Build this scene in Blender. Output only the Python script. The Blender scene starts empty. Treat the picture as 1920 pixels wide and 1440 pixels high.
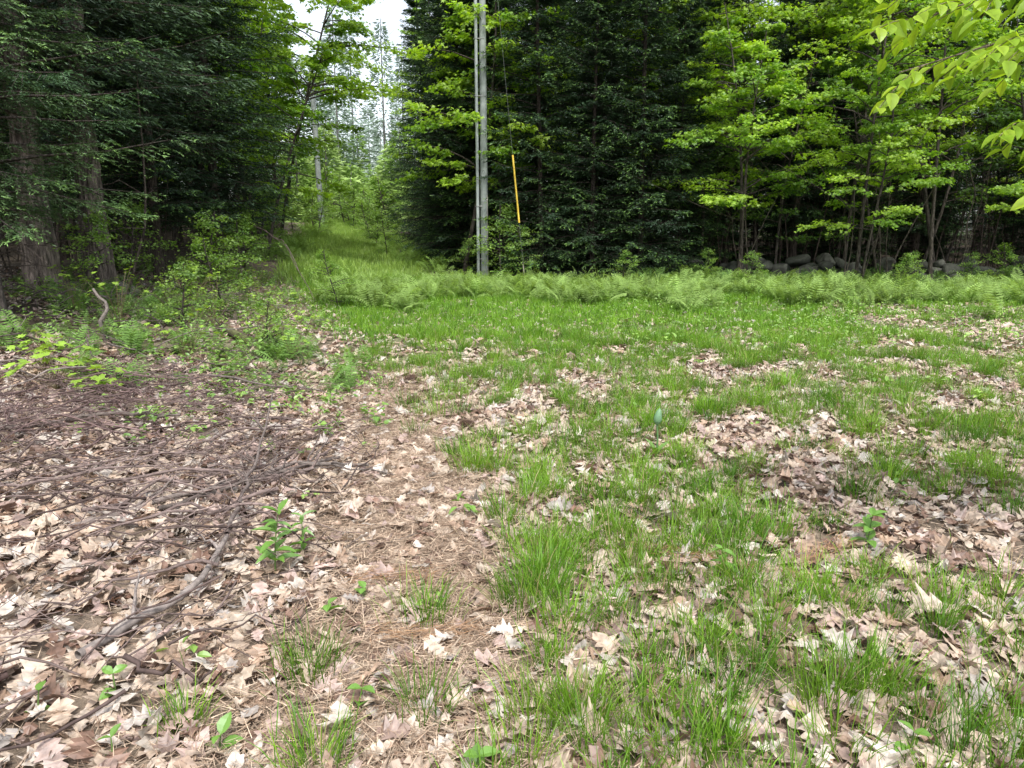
import bpy, math
import numpy as np
from mathutils import Vector
R=np.random.default_rng(11)
U=lambda a,b,n=None: R.uniform(a,b,n)
scene=bpy.context.scene
COLL=scene.collection
# ---------------------------------------------------------------- helpers
def sst(a,b,x):
    t=np.clip((x-a)/(b-a),0,1); return t*t*(3-2*t)
def vnoise(x,y,seed=0):
    x=np.asarray(x,float); y=np.asarray(y,float)
    xi=np.floor(x).astype(np.int64); yi=np.floor(y).astype(np.int64)
    fx=x-xi; fy=y-yi; fx=fx*fx*(3-2*fx); fy=fy*fy*(3-2*fy)
    def h(a,b):
        n=(a*374761393+b*668265263+seed*974634777)&0xffffffff
        n=((n^(n>>13))*1274126177)&0xffffffff
        n=n^(n>>16)
        return (n&0xffff)/65535.0
    return (h(xi,yi)*(1-fx)+h(xi+1,yi)*fx)*(1-fy)+(h(xi,yi+1)*(1-fx)+h(xi+1,yi+1)*fx)*fy
def gz(x,y):
    x=np.asarray(x,float); y=np.asarray(y,float)
    bank=0.55*sst(2.2,7.0,-x-0.12*np.maximum(y-8,0))*sst(4.0,10.0,y)
    rise=0.040*np.clip(y-18,0,36)*sst(6,-4,x)+0.015*np.clip(y-18,0,60)*sst(-4,6,x)
    n=(vnoise(x*1.1,y*1.1,3)-.5)*.07+(vnoise(x*3,y*3,4)-.5)*.03+(vnoise(x*.25,y*.25,8)-.5)*.15*sst(6,14,y)
    return bank+rise+n
class Acc:
    def __init__(s): s.v=[];s.f=[];s.c=[];s.m=[];s.s=[];s.n=0
    def add(s,v,f,c,m=0,smooth=False):
        v=np.asarray(v,float).reshape(-1,3); f=np.asarray(f,np.int64).reshape(-1,3)
        c=np.asarray(c,float)
        if c.ndim==1: c=np.tile(c[None,:3],(len(v),1))
        s.v.append(v); s.f.append(f+s.n); s.c.append(c.reshape(-1,3)); s.n+=len(v)
        s.m.append(np.full(len(f),m,np.int32)); s.s.append(np.full(len(f),smooth,bool))
    def mesh(s,name,mats):
        v=np.concatenate(s.v);f=np.concatenate(s.f);c=np.concatenate(s.c)
        me=bpy.data.meshes.new(name)
        me.vertices.add(len(v)); me.vertices.foreach_set("co",v.astype(np.float32).ravel())
        me.loops.add(len(f)*3); me.loops.foreach_set("vertex_index",f.astype(np.int32).ravel())
        me.polygons.add(len(f)); me.polygons.foreach_set("loop_start",(np.arange(len(f))*3).astype(np.int32))
        for m in mats: me.materials.append(m)
        me.polygons.foreach_set("material_index",np.concatenate(s.m))
        me.polygons.foreach_set("use_smooth",np.concatenate(s.s))
        ca=me.color_attributes.new("Col",'FLOAT_COLOR','POINT')
        cc=np.ones((len(v),4),np.float32); cc[:,:3]=np.clip(c,0,1)
        ca.data.foreach_set("color",cc.ravel())
        me.update(calc_edges=True)
        return me
    def obj(s,name,mats):
        return place(name,s.mesh(name,mats),(0,0,0))
def place(name,me,loc,rz=0,sc=1,tilt=(0,0),parent=None):
    o=bpy.data.objects.new(name,me); COLL.objects.link(o)
    o.location=loc; o.rotation_euler=(tilt[0],tilt[1],rz)
    o.scale=(sc,sc,sc) if np.isscalar(sc) else sc
    if parent: o.parent=parent
    return o
def nrmz(a): return a/np.maximum(np.linalg.norm(a,axis=-1,keepdims=True),1e-9)
def spikes(acc,p,d,n,ln,w,col,m=0,diamond=False):
    N=len(p); d=nrmz(d); side=nrmz(np.cross(d,n))
    ln=np.broadcast_to(ln,(N,))[:,None]; w=np.broadcast_to(w,(N,))[:,None]
    col=np.broadcast_to(col,(N,3))
    if diamond:
        q=p+d*ln*.45
        v=np.stack([p,q+side*w/2,p+d*ln,q-side*w/2],1)
        i=np.arange(N)[:,None]*4
        f=np.concatenate([i+[[0,1,2]],i+[[0,2,3]]]); k=4
    else:
        v=np.stack([p-side*w/2,p+side*w/2,p+d*ln],1)
        f=np.arange(N)[:,None]*3+[[0,1,2]]; k=3
    acc.add(v.reshape(-1,3),f,np.repeat(col,k,0),m)
def blades(acc,p,az,lean,curv,ln,w,col,m=0,S=3,tipmul=1.15):
    N=len(p); L=np.broadcast_to(ln,(N,)); W=np.broadcast_to(w,(N,))
    hx=np.stack([np.cos(az),np.sin(az),0*az],1); sd=np.stack([-np.sin(az),np.cos(az),0*az],1)
    tw=R.normal(0,.7,N)[:,None]; sd=sd*np.cos(tw)+hx*np.sin(tw)
    pts=[p]; cur=p.copy()
    for k in range(S):
        th=lean+curv*(k+.5)/S
        cur=cur+(hx*np.sin(th)[:,None]+np.array([0,0,1])*np.cos(th)[:,None])*(L/S)[:,None]
        pts.append(cur)
    V=[];C=[];col=np.broadcast_to(col,(N,3))
    for k in range(S):
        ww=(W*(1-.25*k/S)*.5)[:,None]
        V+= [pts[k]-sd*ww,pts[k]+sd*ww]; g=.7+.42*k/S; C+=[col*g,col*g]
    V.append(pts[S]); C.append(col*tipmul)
    V=np.stack(V,1);C=np.stack(C,1);k=2*S+1
    t=[]
    for j in range(S-1):
        a=2*j; t+=[[a,a+1,a+3],[a,a+3,a+2]]
    t+=[[2*S-2,2*S-1,2*S]]
    f=(np.arange(N)[:,None,None]*k+np.array(t)[None]).reshape(-1,3)
    acc.add(V.reshape(-1,3),f,C.reshape(-1,3),m)
def rotm(yaw,pitch,roll,sc):
    cy,sy,cp,sp,cr,sr=np.cos(yaw),np.sin(yaw),np.cos(pitch),np.sin(pitch),np.cos(roll),np.sin(roll)
    M=np.empty((len(yaw),3,3))
    M[:,0,0]=cy*cp;M[:,0,1]=cy*sp*sr-sy*cr;M[:,0,2]=cy*sp*cr+sy*sr
    M[:,1,0]=sy*cp;M[:,1,1]=sy*sp*sr+cy*cr;M[:,1,2]=sy*sp*cr-cy*sr
    M[:,2,0]=-sp;M[:,2,1]=cp*sr;M[:,2,2]=cp*cr
    return M*np.broadcast_to(sc,(len(yaw),))[:,None,None]
def inst(acc,tv,tf,pos,M,col,m=0,tint=None,smooth=False):
    N=len(pos);V=len(tv)
    v=np.einsum('nij,vj->nvi',M,tv)+pos[:,None,:]
    c=np.repeat(np.broadcast_to(col,(N,3))[:,None,:],V,1)
    if tint is not None: c=c*tint[None,:,None]
    f=(np.arange(N)[:,None,None]*V+np.asarray(tf)[None]).reshape(-1,3)
    acc.add(v.reshape(-1,3),f,c.reshape(-1,3),m,smooth)
def tube(acc,pts,rad,sides,col,m=0,smooth=True,cap=False):
    pts=np.asarray(pts,float);n=len(pts);rad=np.broadcast_to(rad,(n,))
    tg=nrmz(np.gradient(pts,axis=0))
    ref=np.array([0.,0,1]) if abs(tg[0,2])<.8 else np.array([1.,0,0])
    a=nrmz(np.cross(tg,ref)); b=np.cross(tg,a)
    th=np.arange(sides)/sides*2*np.pi
    v=pts[:,None]+rad[:,None,None]*(a[:,None]*np.cos(th)[None,:,None]+b[:,None]*np.sin(th)[None,:,None])
    f=[]
    for i in range(n-1):
        for j in range(sides):
            k=(j+1)%sides
            f+=[[i*sides+j,i*sides+k,(i+1)*sides+k],[i*sides+j,(i+1)*sides+k,(i+1)*sides+j]]
    if cap:
        for e in (0,n-1):
            for j in range(1,sides-1): f.append([e*sides,e*sides+j,e*sides+j+1])
    acc.add(v.reshape(-1,3),f,col,m,smooth)
def mixc(a,b,t):
    a=np.array(a);b=np.array(b);return a+(b-a)*np.asarray(t)[...,None]
# ---------------------------------------------------------------- materials
def newmat(name):
    m=bpy.data.materials.new(name);m.use_nodes=True;nt=m.node_tree;nt.nodes.clear()
    out=nt.nodes.new('ShaderNodeOutputMaterial');return m,nt,out
def colnode(nt,var=.25,scale=8,instvar=.0,stretch=None):
    at=nt.nodes.new('ShaderNodeAttribute');at.attribute_name="Col"
    tc=nt.nodes.new('ShaderNodeTexCoord')
    nz=nt.nodes.new('ShaderNodeTexNoise');nz.inputs['Scale'].default_value=scale;nz.inputs['Detail'].default_value=3
    if stretch:
        mp=nt.nodes.new('ShaderNodeMapping');mp.inputs['Scale'].default_value=stretch
        nt.links.new(tc.outputs['Object'],mp.inputs[0]);nt.links.new(mp.outputs[0],nz.inputs['Vector'])
    else: nt.links.new(tc.outputs['Object'],nz.inputs['Vector'])
    mr=nt.nodes.new('ShaderNodeMapRange');mr.inputs['From Min'].default_value=.3;mr.inputs['From Max'].default_value=.7
    mr.inputs['To Min'].default_value=1-var;mr.inputs['To Max'].default_value=1+var
    nt.links.new(nz.outputs['Fac'],mr.inputs['Value'])
    val=mr.outputs['Result']
    if instvar>0:
        oi=nt.nodes.new('ShaderNodeObjectInfo')
        m2=nt.nodes.new('ShaderNodeMapRange');m2.inputs['To Min'].default_value=1-instvar;m2.inputs['To Max'].default_value=1+instvar
        nt.links.new(oi.outputs['Random'],m2.inputs['Value'])
        mu=nt.nodes.new('ShaderNodeMath');mu.operation='MULTIPLY'
        nt.links.new(val,mu.inputs[0]);nt.links.new(m2.outputs['Result'],mu.inputs[1]);val=mu.outputs[0]
    vm=nt.nodes.new('ShaderNodeVectorMath');vm.operation='SCALE'
    nt.links.new(at.outputs['Color'],vm.inputs[0]);nt.links.new(val,vm.inputs['Scale'])
    return vm.outputs[0],tc
def leafmat(name,trans=.35,gloss=.06,rough=.45,var=.2,scale=6,instvar=.15,tt=(1.25,1.2,.5)):
    m,nt,out=newmat(name)
    c,tc=colnode(nt,var,scale,instvar)
    d=nt.nodes.new('ShaderNodeBsdfDiffuse');nt.links.new(c,d.inputs['Color']);res=d.outputs[0]
    if trans>0:
        t=nt.nodes.new('ShaderNodeBsdfTranslucent')
        mm=nt.nodes.new('ShaderNodeVectorMath');mm.operation='MULTIPLY';mm.inputs[1].default_value=tt
        nt.links.new(c,mm.inputs[0]);nt.links.new(mm.outputs[0],t.inputs['Color'])
        a=nt.nodes.new('ShaderNodeMixShader');a.inputs[0].default_value=trans
        nt.links.new(res,a.inputs[1]);nt.links.new(t.outputs[0],a.inputs[2]);res=a.outputs[0]
    if gloss>0:
        g=nt.nodes.new('ShaderNodeBsdfGlossy');g.inputs['Roughness'].default_value=rough;g.inputs['Color'].default_value=(.9,.95,1,1)
        b=nt.nodes.new('ShaderNodeMixShader');b.inputs[0].default_value=gloss
        nt.links.new(res,b.inputs[1]);nt.links.new(g.outputs[0],b.inputs[2]);res=b.outputs[0]
    nt.links.new(res,out.inputs[0]);return m
def solidmat(name,rough=.85,var=.35,scale=20,bump=.4,stretch=(1,1,1),bscale=25,instvar=0,metal=0,bdist=.02,cstretch=None):
    m,nt,out=newmat(name)
    c,tc=colnode(nt,var,scale,instvar,cstretch)
    p=nt.nodes.new('ShaderNodeBsdfPrincipled');p.inputs['Roughness'].default_value=rough;p.inputs['Metallic'].default_value=metal
    p.inputs['Specular IOR Level'].default_value=.25
    nt.links.new(c,p.inputs['Base Color'])
    mp=nt.nodes.new('ShaderNodeMapping');mp.inputs['Scale'].default_value=stretch
    nt.links.new(tc.outputs['Object'],mp.inputs[0])
    nz=nt.nodes.new('ShaderNodeTexNoise');nz.inputs['Scale'].default_value=bscale;nz.inputs['Detail'].default_value=6
    nt.links.new(mp.outputs[0],nz.inputs['Vector'])
    b=nt.nodes.new('ShaderNodeBump');b.inputs['Strength'].default_value=bump;b.inputs['Distance'].default_value=bdist
    nt.links.new(nz.outputs['Fac'],b.inputs['Height']);nt.links.new(b.outputs[0],p.inputs['Normal'])
    nt.links.new(p.outputs[0],out.inputs[0]);return m
M_needle=leafmat("conifer_needles",.15,.03,.5,.3,1.3,.2,(1,1,.6))
M_maple=leafmat("maple_leaves",.5,.03,.45,.2,1.5,.12,(1.3,1.35,.35))
M_beech=leafmat("beech_leaves",.5,.02,.35,.12,30,.0,(1.35,1.35,.35))
M_grass=leafmat("grass_blades",.4,.02,.4,.2,2.,0,(1.2,1.25,.4))
M_fern=leafmat("fern_fronds",.4,0,.5,.2,1.5,0,(1.2,1.2,.5))
M_herb=leafmat("herb_leaves",.35,.03,.4,.15,6,0,(1.3,1.25,.5))
M_litter=leafmat("dead_leaves",.12,.04,.5,.32,38,0,(1.1,.95,.8))
M_pneedle=leafmat("dead_needles",0,0,.5,.2,30,0,(1,.9,.7))
M_bark=solidmat("bark",.95,.6,5,1.0,(7,7,1.2),5,.15,bdist=.12,cstretch=(5,5,1))
M_twig=solidmat("dead_wood",.85,.35,30,.6,(1,1,1),60,bdist=.006)
M_stone=solidmat("field_stone",.9,.5,5,.6,(1,1,1),12,bdist=.03)
M_pole=solidmat("weathered_wood",.8,.25,6,.4,(30,30,.6),3,bdist=.01)
M_plastic=solidmat("plastic",.5,.08,6,.03)
M_metal=solidmat("galvanised_metal",.45,.15,10,.1,metal=.6)
M_moss=solidmat("mossy_log",.95,.5,7,.8,(1,1,1),30,bdist=.02)
# ---------------------------------------------------------------- ground
def left_b(y): return np.interp(y,[1.5,2.8,3.9,5,8,12.9,19,30,45,60],[-.1,.0,.0,-.45,-1.45,-3.3,-5.6,-8.0,-10.8,-14])
def right_b(y): return np.interp(y,[17.5,19.5,22,26,45,60],[40,6,-2.6,-4.0,-8.3,-11.2])
def needc(y): return np.interp(y,[2,2.8,3.9,5,7,9],[-.45,-.38,-.5,-.75,-1.15,-1.5])
def grid(xs,ys):
    X,Y=np.meshgrid(xs,ys);Z=gz(X,Y);v=np.stack([X,Y,Z],-1).reshape(-1,3)
    nx=len(xs);ny=len(ys);i=np.arange(nx-1)[None,:]+np.arange(ny-1)[:,None]*nx;i=i.ravel()
    f=np.concatenate([np.stack([i,i+1,i+nx+1],1),np.stack([i,i+nx+1,i+nx],1)]);return v,f
xs=np.unique(np.concatenate([np.linspace(-400,-30,14),np.linspace(-30,-8,40),np.linspace(-8,10,190),np.linspace(10,40,50),np.linspace(40,400,14)]))
ys=np.unique(np.concatenate([np.linspace(-400,-10,12),np.linspace(-10,1,20),np.linspace(1,20,200),np.linspace(20,70,90),np.linspace(70,500,14)]))
gv,gf=grid(xs,ys)
x,y=gv[:,0],gv[:,1]
greens=sst(-.6,.6,x-left_b(y))*sst(.5,-.5,x-right_b(y))*sst(7,14,y)*sst(70,60,y)
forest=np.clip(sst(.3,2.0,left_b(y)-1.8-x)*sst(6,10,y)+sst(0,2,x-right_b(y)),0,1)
nd=np.exp(-((x-needc(y))/.38)**2)*sst(2,2.6,y)*sst(9,7,y)
base=mixc((.21,.165,.125),(.13,.10,.075),vnoise(x*2,y*2,5))
base=base+(np.array([.30,.225,.17])-base)*nd[:,None]
base=base+(np.array([.11,.16,.05])-base)*(greens*.75)[:,None]
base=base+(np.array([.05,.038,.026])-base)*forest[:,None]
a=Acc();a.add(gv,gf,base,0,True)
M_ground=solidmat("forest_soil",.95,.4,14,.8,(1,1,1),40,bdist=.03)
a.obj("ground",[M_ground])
# ---------------------------------------------------------------- leaf litter
def oakT(seed):
    r=np.random.default_rng(seed)
    t=np.array([0,.10,.20,.30,.40,.50,.60,.70,.80,.90,1.])
    w=np.array([.015,.10,.16,.11,.29,.14,.35,.17,.29,.15,0])*r.uniform(.8,1.15,11)
    V=[];n=len(t)
    fold=r.uniform(-.6,1.2);arch=r.uniform(-1.1,1.1);tw=r.uniform(-.8,.8);bend=r.uniform(-.15,.15)
    for i in range(n): V.append((t[i],bend*math.sin(t[i]*3.1),0))
    for sgn in (1,-1):
        for i in range(n):
            ww=w[i]*r.uniform(.75,1.15)*sgn; V.append((t[i]+.04*(i%2)+r.uniform(-.02,.02),ww+bend*math.sin(t[i]*3.1),0))
    V=np.array(V)
    V[:,2]=fold*V[:,1]**2*2.2+arch*(V[:,0]-.5)**2*.9+tw*V[:,1]*(V[:,0]-.5)+r.normal(0,.028,len(V))
    V[:,0]-=.5
    F=[]
    for i in range(n-1):
        F+=[[i,i+1,n+i+1],[i,n+i+1,n+i],[i,2*n+i+1,i+1],[i,2*n+i,2*n+i+1]]
    return V,np.array(F)
def mapleT(seed,curl=1.,soft=0.):
    r=np.random.default_rng(seed)
    ang=np.radians([-170,-140,-115,-92,-68,-48,-30,-12,0,12,30,48,68,92,115,140,170])
    rad=np.array([.12,.36,.26,.44,.30,.55,.27,.40,.62,.40,.27,.55,.30,.44,.26,.36,.12])
    rad=rad*(1-soft)+.40*soft; rad=rad*r.uniform(.85,1.12,17)
    V=np.concatenate([[[0,0,0]],np.stack([rad*np.cos(ang),rad*np.sin(ang),0*rad],1)])
    rr=V[:,0]**2+V[:,1]**2;a0=r.uniform(0,3.14)
    V[:,2]=curl*(r.uniform(-.5,.5)*rr+1.1*r.uniform(-1,1)*(V[:,0]*np.cos(a0)+V[:,1]*np.sin(a0))**2+r.normal(0,.035,len(V)))
    F=[[0,i,i+1] for i in range(1,17)]
    return V,np.array(F)
def ovalT(seed=0,w=.28,cr=0.):
    r=np.random.default_rng(seed)
    t=np.array([0,.15,.4,.65,.85,1.]);ww=np.array([.01,.6,1,.85,.45,0])*w;n=6
    V=[(q,0,-.25*q*q) for q in t]+[(t[i],ww[i],.12*ww[i]/w-.25*t[i]**2) for i in range(n)]+[(t[i],-ww[i],.12*ww[i]/w-.25*t[i]**2) for i in range(n)]
    F=[]
    for i in range(n-1): F+=[[i,i+1,n+i+1],[i,n+i+1,n+i],[i,2*n+i+1,i+1],[i,2*n+i,2*n+i+1]]
    V=np.array(V,float);V[:,2]+=r.normal(0,cr,len(V))
    if cr: V[:,0]-=.5
    return V,np.array(F)
def simpT(seed):
    r=np.random.default_rng(seed)
    ang=np.sort(r.uniform(0,6.28,7));rad=r.uniform(.25,.6,7)
    V=np.concatenate([[[0,0,0]],np.stack([rad*np.cos(ang),rad*np.sin(ang)*.8,r.normal(0,.1,7)],1)])
    return V,np.array([[0,i,i%7+1] for i in range(1,8)])
def littercol(n):
    pal=np.array([(.50,.39,.30),(.57,.465,.37),(.40,.28,.20),(.60,.53,.46),(.23,.14,.10),(.50,.37,.32),(.33,.235,.195),(.52,.42,.32),(.44,.39,.35)])
    pr=np.array([.21,.17,.12,.11,.11,.11,.08,.05,.05]);k=R.choice(9,n,p=pr/pr.sum())
    return pal[k]*U(.70,1.06,n)[:,None]
def litdens(x,y):
    d=1-.66*np.exp(-((x-needc(y)-.7*(vnoise(x*3,y*3,31)-.5))/.24)**2)*sst(1.9,2.6,y)*sst(7.5,6.,y)
    far=sst(9,13,y)*sst(-1,1,x-left_b(y))*sst(7,5,x)*.7
    left=1-.5*sst(6,8,y)*sst(1,-1,x-left_b(y))
    return d*(1-far)*left
a=Acc()
N=34000
px=U(-5.5,6.5,N);py=1.2+U(0,1,N)**.9*7.3
keep=(U(0,1,N)<litdens(px,py))&(np.abs(px)<.85*py+1.2);px,py=px[keep],py[keep];n=len(px)
T=[oakT(i) for i in range(10)]+[mapleT(50+i,1.2,.45) for i in range(2)]+[ovalT(70+i,.24,.05) for i in range(2)]+[mapleT(60+i,1.4,.7) for i in range(3)]
k=R.integers(0,len(T),n)
for i,(tv,tf) in enumerate(T):
    q=k==i;c=q.sum();pos=np.stack([px[q],py[q],gz(px[q],py[q])+U(.006,.05,c)],1)
    ls=U(.08,.165,c) if i<10 else (U(.07,.11,c) if i<12 else U(.04,.085,c))
    Mx=rotm(U(0,6.28,c),R.normal(0,.32,c),R.normal(0,.35,c)+(U(0,1,c)<.3)*np.pi,ls)
    tint=1-.28*np.exp(-(tv[:,1]/.03)**2)
    inst(a,tv,tf,pos,Mx,littercol(c),0,tint)
N=46000
px=U(-14,15,N);py=U(7.5,19,N)
keep=(U(0,1,N)<litdens(px,py))&(np.abs(px)<.8*py+1);px,py=px[keep],py[keep];n=len(px)
T=[simpT(i) for i in range(8)];k=R.integers(0,8,n)
for i,(tv,tf) in enumerate(T):
    q=k==i;c=q.sum();pos=np.stack([px[q],py[q],gz(px[q],py[q])+U(.01,.05,c)],1)
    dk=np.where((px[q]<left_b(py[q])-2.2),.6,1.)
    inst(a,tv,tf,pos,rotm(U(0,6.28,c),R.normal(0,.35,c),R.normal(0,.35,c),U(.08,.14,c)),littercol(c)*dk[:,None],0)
a.obj("fallen_leaves",[M_litter])
# pine needle bed
a=Acc();N=90000
py=U(1.6,8.5,N);px=needc(py)+R.normal(0,.36,N);ex=U(0,1,N)<.3;px[ex]=U(-3.5,4.5,ex.sum())
th=U(0,6.28,N)
d=np.stack([np.cos(th),np.sin(th),R.normal(0,.16,N)],1)
col=mixc((.30,.20,.14),(.66,.52,.39),U(0,1,N))*U(.45,1.1,N)[:,None]
spikes(a,np.stack([px,py,gz(px,py)+U(.008,.05,N)],1),d,np.tile([0,0,1.],(N,1))+R.normal(0,.3,(N,3)),U(.06,.12,N),U(.0022,.0042,N),col)
for (bx,by,bt) in [(.75,3.35,-.25),(-.35,2.6,0.1),(1.1,3.15,-.5),(-.55,3.05,.2),(1.5,3.3,.6)]:
    n=150;t=U(-.2,.2,n)
    p=np.stack([bx+t*np.cos(bt),by+t*np.sin(bt),0*t],1)+R.normal(0,.03,(n,3));p[:,2]=gz(p[:,0],p[:,1])+U(.03,.06,n)
    th=bt+R.normal(0,.45,n)
    spikes(a,p,np.stack([np.cos(th),np.sin(th),R.normal(0,.15,n)],1),np.tile([0,0,1.],(n,1)),.1,.0028,mixc((.28,.15,.08),(.42,.27,.16),U(0,1,n)))
a.obj("pine_needle_litter",[M_pneedle])
# ---------------------------------------------------------------- grass
def grassd(x,y):
    s=sst(-.25,.5,x-left_b(y))*sst(.3,-.8,x-right_b(y))
    nn=vnoise(x*1.5+3,y*.9,21)*.42+vnoise(x*4,y*3,22)*.58
    thr=np.interp(y,[1.5,3,5,7.5,10,13],[.52,.48,.45,.46,.41,.18])
    thr=thr+.26*sst(4,8,x)*sst(8,11,y)*sst(17,14,y)+.08*sst(0,3,x)*sst(7,10,y)*sst(14,12,y)
    return s*sst(thr-.05,thr+.10,nn)
def gcol(n): return mixc((.085,.21,.02),(.24,.42,.042),U(0,1,n))*U(.75,1.15,n)[:,None]
a=Acc()
N=3900
cx=U(-1.8,7.5,N);cy=1.5+U(0,1,N)*9.5
kp=U(0,1,N)<grassd(cx,cy);cx,cy=cx[kp],cy[kp]
big=np.array([(.17,2.95),(.12,3.15),(.2,3.35),(.05,2.85),(.14,3.05),(-.72,2.35),(-.28,2.15),(-1.05,2.1),(-.58,1.9),(.2,2.1),(.6,2.0),(-.35,2.75),(.55,3.05),(-.4,4.9),(-.25,4.6),(.1,4.0),(1.0,2.6),(1.3,2.3),(.75,2.5),(-.05,3.7)])
n0=len(cx)
cx=np.concatenate([cx,np.repeat(big[:,0],2)]);cy=np.concatenate([cy,np.repeat(big[:,1],2)])
n=len(cx);tsz=U(.55,1.35,n);tsz[n0:]=U(.8,1.3,n-n0);tsz[n0:n0+10]=U(1.2,1.4,10);nb=np.clip((66*tsz).astype(int),16,105)
idx=np.repeat(np.arange(n),nb);N=len(idx)
off=R.normal(0,.043,(N,2))*tsz[idx][:,None]
bx=cx[idx]+off[:,0];by=cy[idx]+off[:,1]
az=np.arctan2(off[:,1],off[:,0])+R.normal(0,.7,N)
tc=gcol(n)[idx]*U(.8,1.2,N)[:,None]
dry=U(0,1,N)<.05;tc[dry]=np.array([.45,.35,.2])
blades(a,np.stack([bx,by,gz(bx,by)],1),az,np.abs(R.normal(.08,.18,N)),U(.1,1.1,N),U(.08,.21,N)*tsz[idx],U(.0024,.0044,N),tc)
N=15000;bx=U(-2,8,N);by=U(1.6,9.5,N);kp=U(0,1,N)<(.06+.9*grassd(bx,by))*sst(-.3,.3,bx-left_b(by));bx,by=bx[kp],by[kp];N=len(bx)
blades(a,np.stack([bx,by,gz(bx,by)],1),U(0,6.28,N),np.abs(R.normal(0,.3,N)),U(0,1.2,N),U(.05,.14,N),U(.0024,.004,N),gcol(N))
N=11000;bx=U(-1,7,N);by=U(1.6,8,N);kp=U(0,1,N)<(.15+.85*grassd(bx,by));bx,by=bx[kp],by[kp];N=len(bx)
blades(a,np.stack([bx,by,gz(bx,by)+.02],1),U(0,6.28,N),U(.9,1.5,N),U(0,.5,N),U(.07,.16,N),.0028,mixc((.42,.34,.22),(.6,.5,.36),U(0,1,N)))
# mid-distance tufts
n=5200;cx=U(-6,14,n);cy=U(9.5,18.5,n);kp=(U(0,1,n)<(.05+.95*grassd(cx,cy)));cx,cy=cx[kp],cy[kp];n=len(cx)
tsz=U(.6,1.4,n);idx=np.repeat(np.arange(n),16);N=len(idx);bx=cx[idx]+R.normal(0,.06,N)*tsz[idx];by=cy[idx]+R.normal(0,.06,N)*tsz[idx]
blades(a,np.stack([bx,by,gz(bx,by)],1),U(0,6.28,N),np.abs(R.normal(0,.25,N)),U(0,1.,N),U(.09,.2,N)*tsz[idx],U(.006,.009,N),gcol(n)[idx]*1.1,S=2)
N=170000;by=8.5+U(0,1,N)**.8*14;bx=U(-8,14,N);kp=U(0,1,N)<(.03+.97*grassd(bx,by))*sst(-.4,.3,bx-left_b(by))*sst(.4,-.5,bx-right_b(by));bx,by=bx[kp],by[kp];N=len(bx)
hs=(1+.6*sst(12,18,by))*(.7+.6*vnoise(bx*1.2,by*1.2,17))
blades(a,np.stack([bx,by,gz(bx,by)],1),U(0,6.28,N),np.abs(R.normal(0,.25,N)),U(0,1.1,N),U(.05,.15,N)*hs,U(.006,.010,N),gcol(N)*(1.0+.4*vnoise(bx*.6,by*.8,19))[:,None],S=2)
N=60000;by=U(18,56,N);bx=left_b(by)-.5+U(0,1,N)*(np.minimum(right_b(by),8)+.8-left_b(by));
cl=vnoise(bx*1.3,by*.8,14)
blades(a,np.stack([bx,by,gz(bx,by)],1),U(0,6.28,N),np.abs(R.normal(0,.35,N)),U(0,.9,N),U(.10,.34,N)*(.4+1.3*cl),U(.012,.025,N),mixc((.18,.30,.06),(.36,.50,.12),U(0,1,N))*(.75+.5*cl)[:,None],S=2)
a.obj("grass",[M_grass])
# ---------------------------------------------------------------- ferns
def frondT(seed):
    r=np.random.default_rng(seed);acc=Acc();n=13
    t=np.linspace(.12,1,n);el=1.25-1.15*t
    P=np.zeros((n,3));x=.0;z=0.
    for i in range(n):
        dt=(t[i]-(t[i-1] if i else 0));x+=dt*np.cos(el[i]);z+=dt*np.sin(el[i]);P[i]=(x,0,z)
    for sg in (1,-1):
        for sub in (0,.5):
            q=P+np.array([.035*sub,0,0]);L=.26*np.sin(np.pi*np.clip(t*.92+.06,0,1))**.8+.015
            d=np.stack([np.full(n,.35),np.full(n,float(sg)),r.normal(-.1,.12,n)],1)
            spikes(acc,q,d,np.tile([0.,0,1],(n,1)),L*(1-.15*sub),.03,(1,1,1),0,True)
    d=np.diff(P,axis=0);spikes(acc,P[:-1],d,np.tile([0,1.,0],(n-1,1)),np.linalg.norm(d,axis=1)*1.1,.008,(.8,.8,.6))
    return np.concatenate(acc.v),np.concatenate(acc.f)
FT=[frondT(i) for i in range(4)]
def ferns(acc,x,y,size,col):
    n=len(x);k=R.integers(4,8,n);idx=np.repeat(np.arange(n),k);N=len(idx)
    ya=U(0,6.28,N);pos=np.stack([x[idx],y[idx],gz(x[idx],y[idx])],1)
    w=R.integers(0,4,N);c=col*U(.75,1.2,(N,1))*U(.75,1.15,(n,1))[idx]
    for i in range(4):
        q=w==i
        inst(acc,FT[i][0],FT[i][1],pos[q],rotm(ya[q],R.normal(-.2,.3,q.sum()),R.normal(0,.2,q.sum()),(size[idx]*U(.8,1.2,N))[q]),c[q],0)
a=Acc()
N=2600;fx=U(-4.2,15,N);fy=U(12.8,19.8,N)
kp=(U(0,1,N)<sst(.36,.56,vnoise(fx*.8,fy*1.1,41)))&(fy>12.8+1.6*sst(1,-3,fx)+2.8*vnoise(fx*.6,fy*0,42));fx,fy=fx[kp],fy[kp]
ferns(a,fx,fy,U(.26,.62,len(fx)),np.array([.28,.41,.13]))
N=620;fx=U(-9,-1.5,N);fy=U(6.8,19,N);kp=(fx<left_b(fy)-.1)&(vnoise(fx,fy,77)>.42);fx,fy=fx[kp],fy[kp]
ferns(a,fx,fy,U(.18,.40,len(fx)),np.array([.20,.34,.10]))
N=240;fy=U(22,46,N)
fx=np.where(U(0,1,N)<.5,left_b(fy)-U(0,1.2,N),right_b(fy)+U(0,1.2,N))
ferns(a,fx,fy,U(.4,.7,N),np.array([.24,.38,.10]))
N=220;fx=U(3,15,N);fy=U(19.0,22,N);ferns(a,fx,fy,U(.3,.55,N),np.array([.15,.26,.08]))
a.obj("fern_bed",[M_fern])
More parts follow.
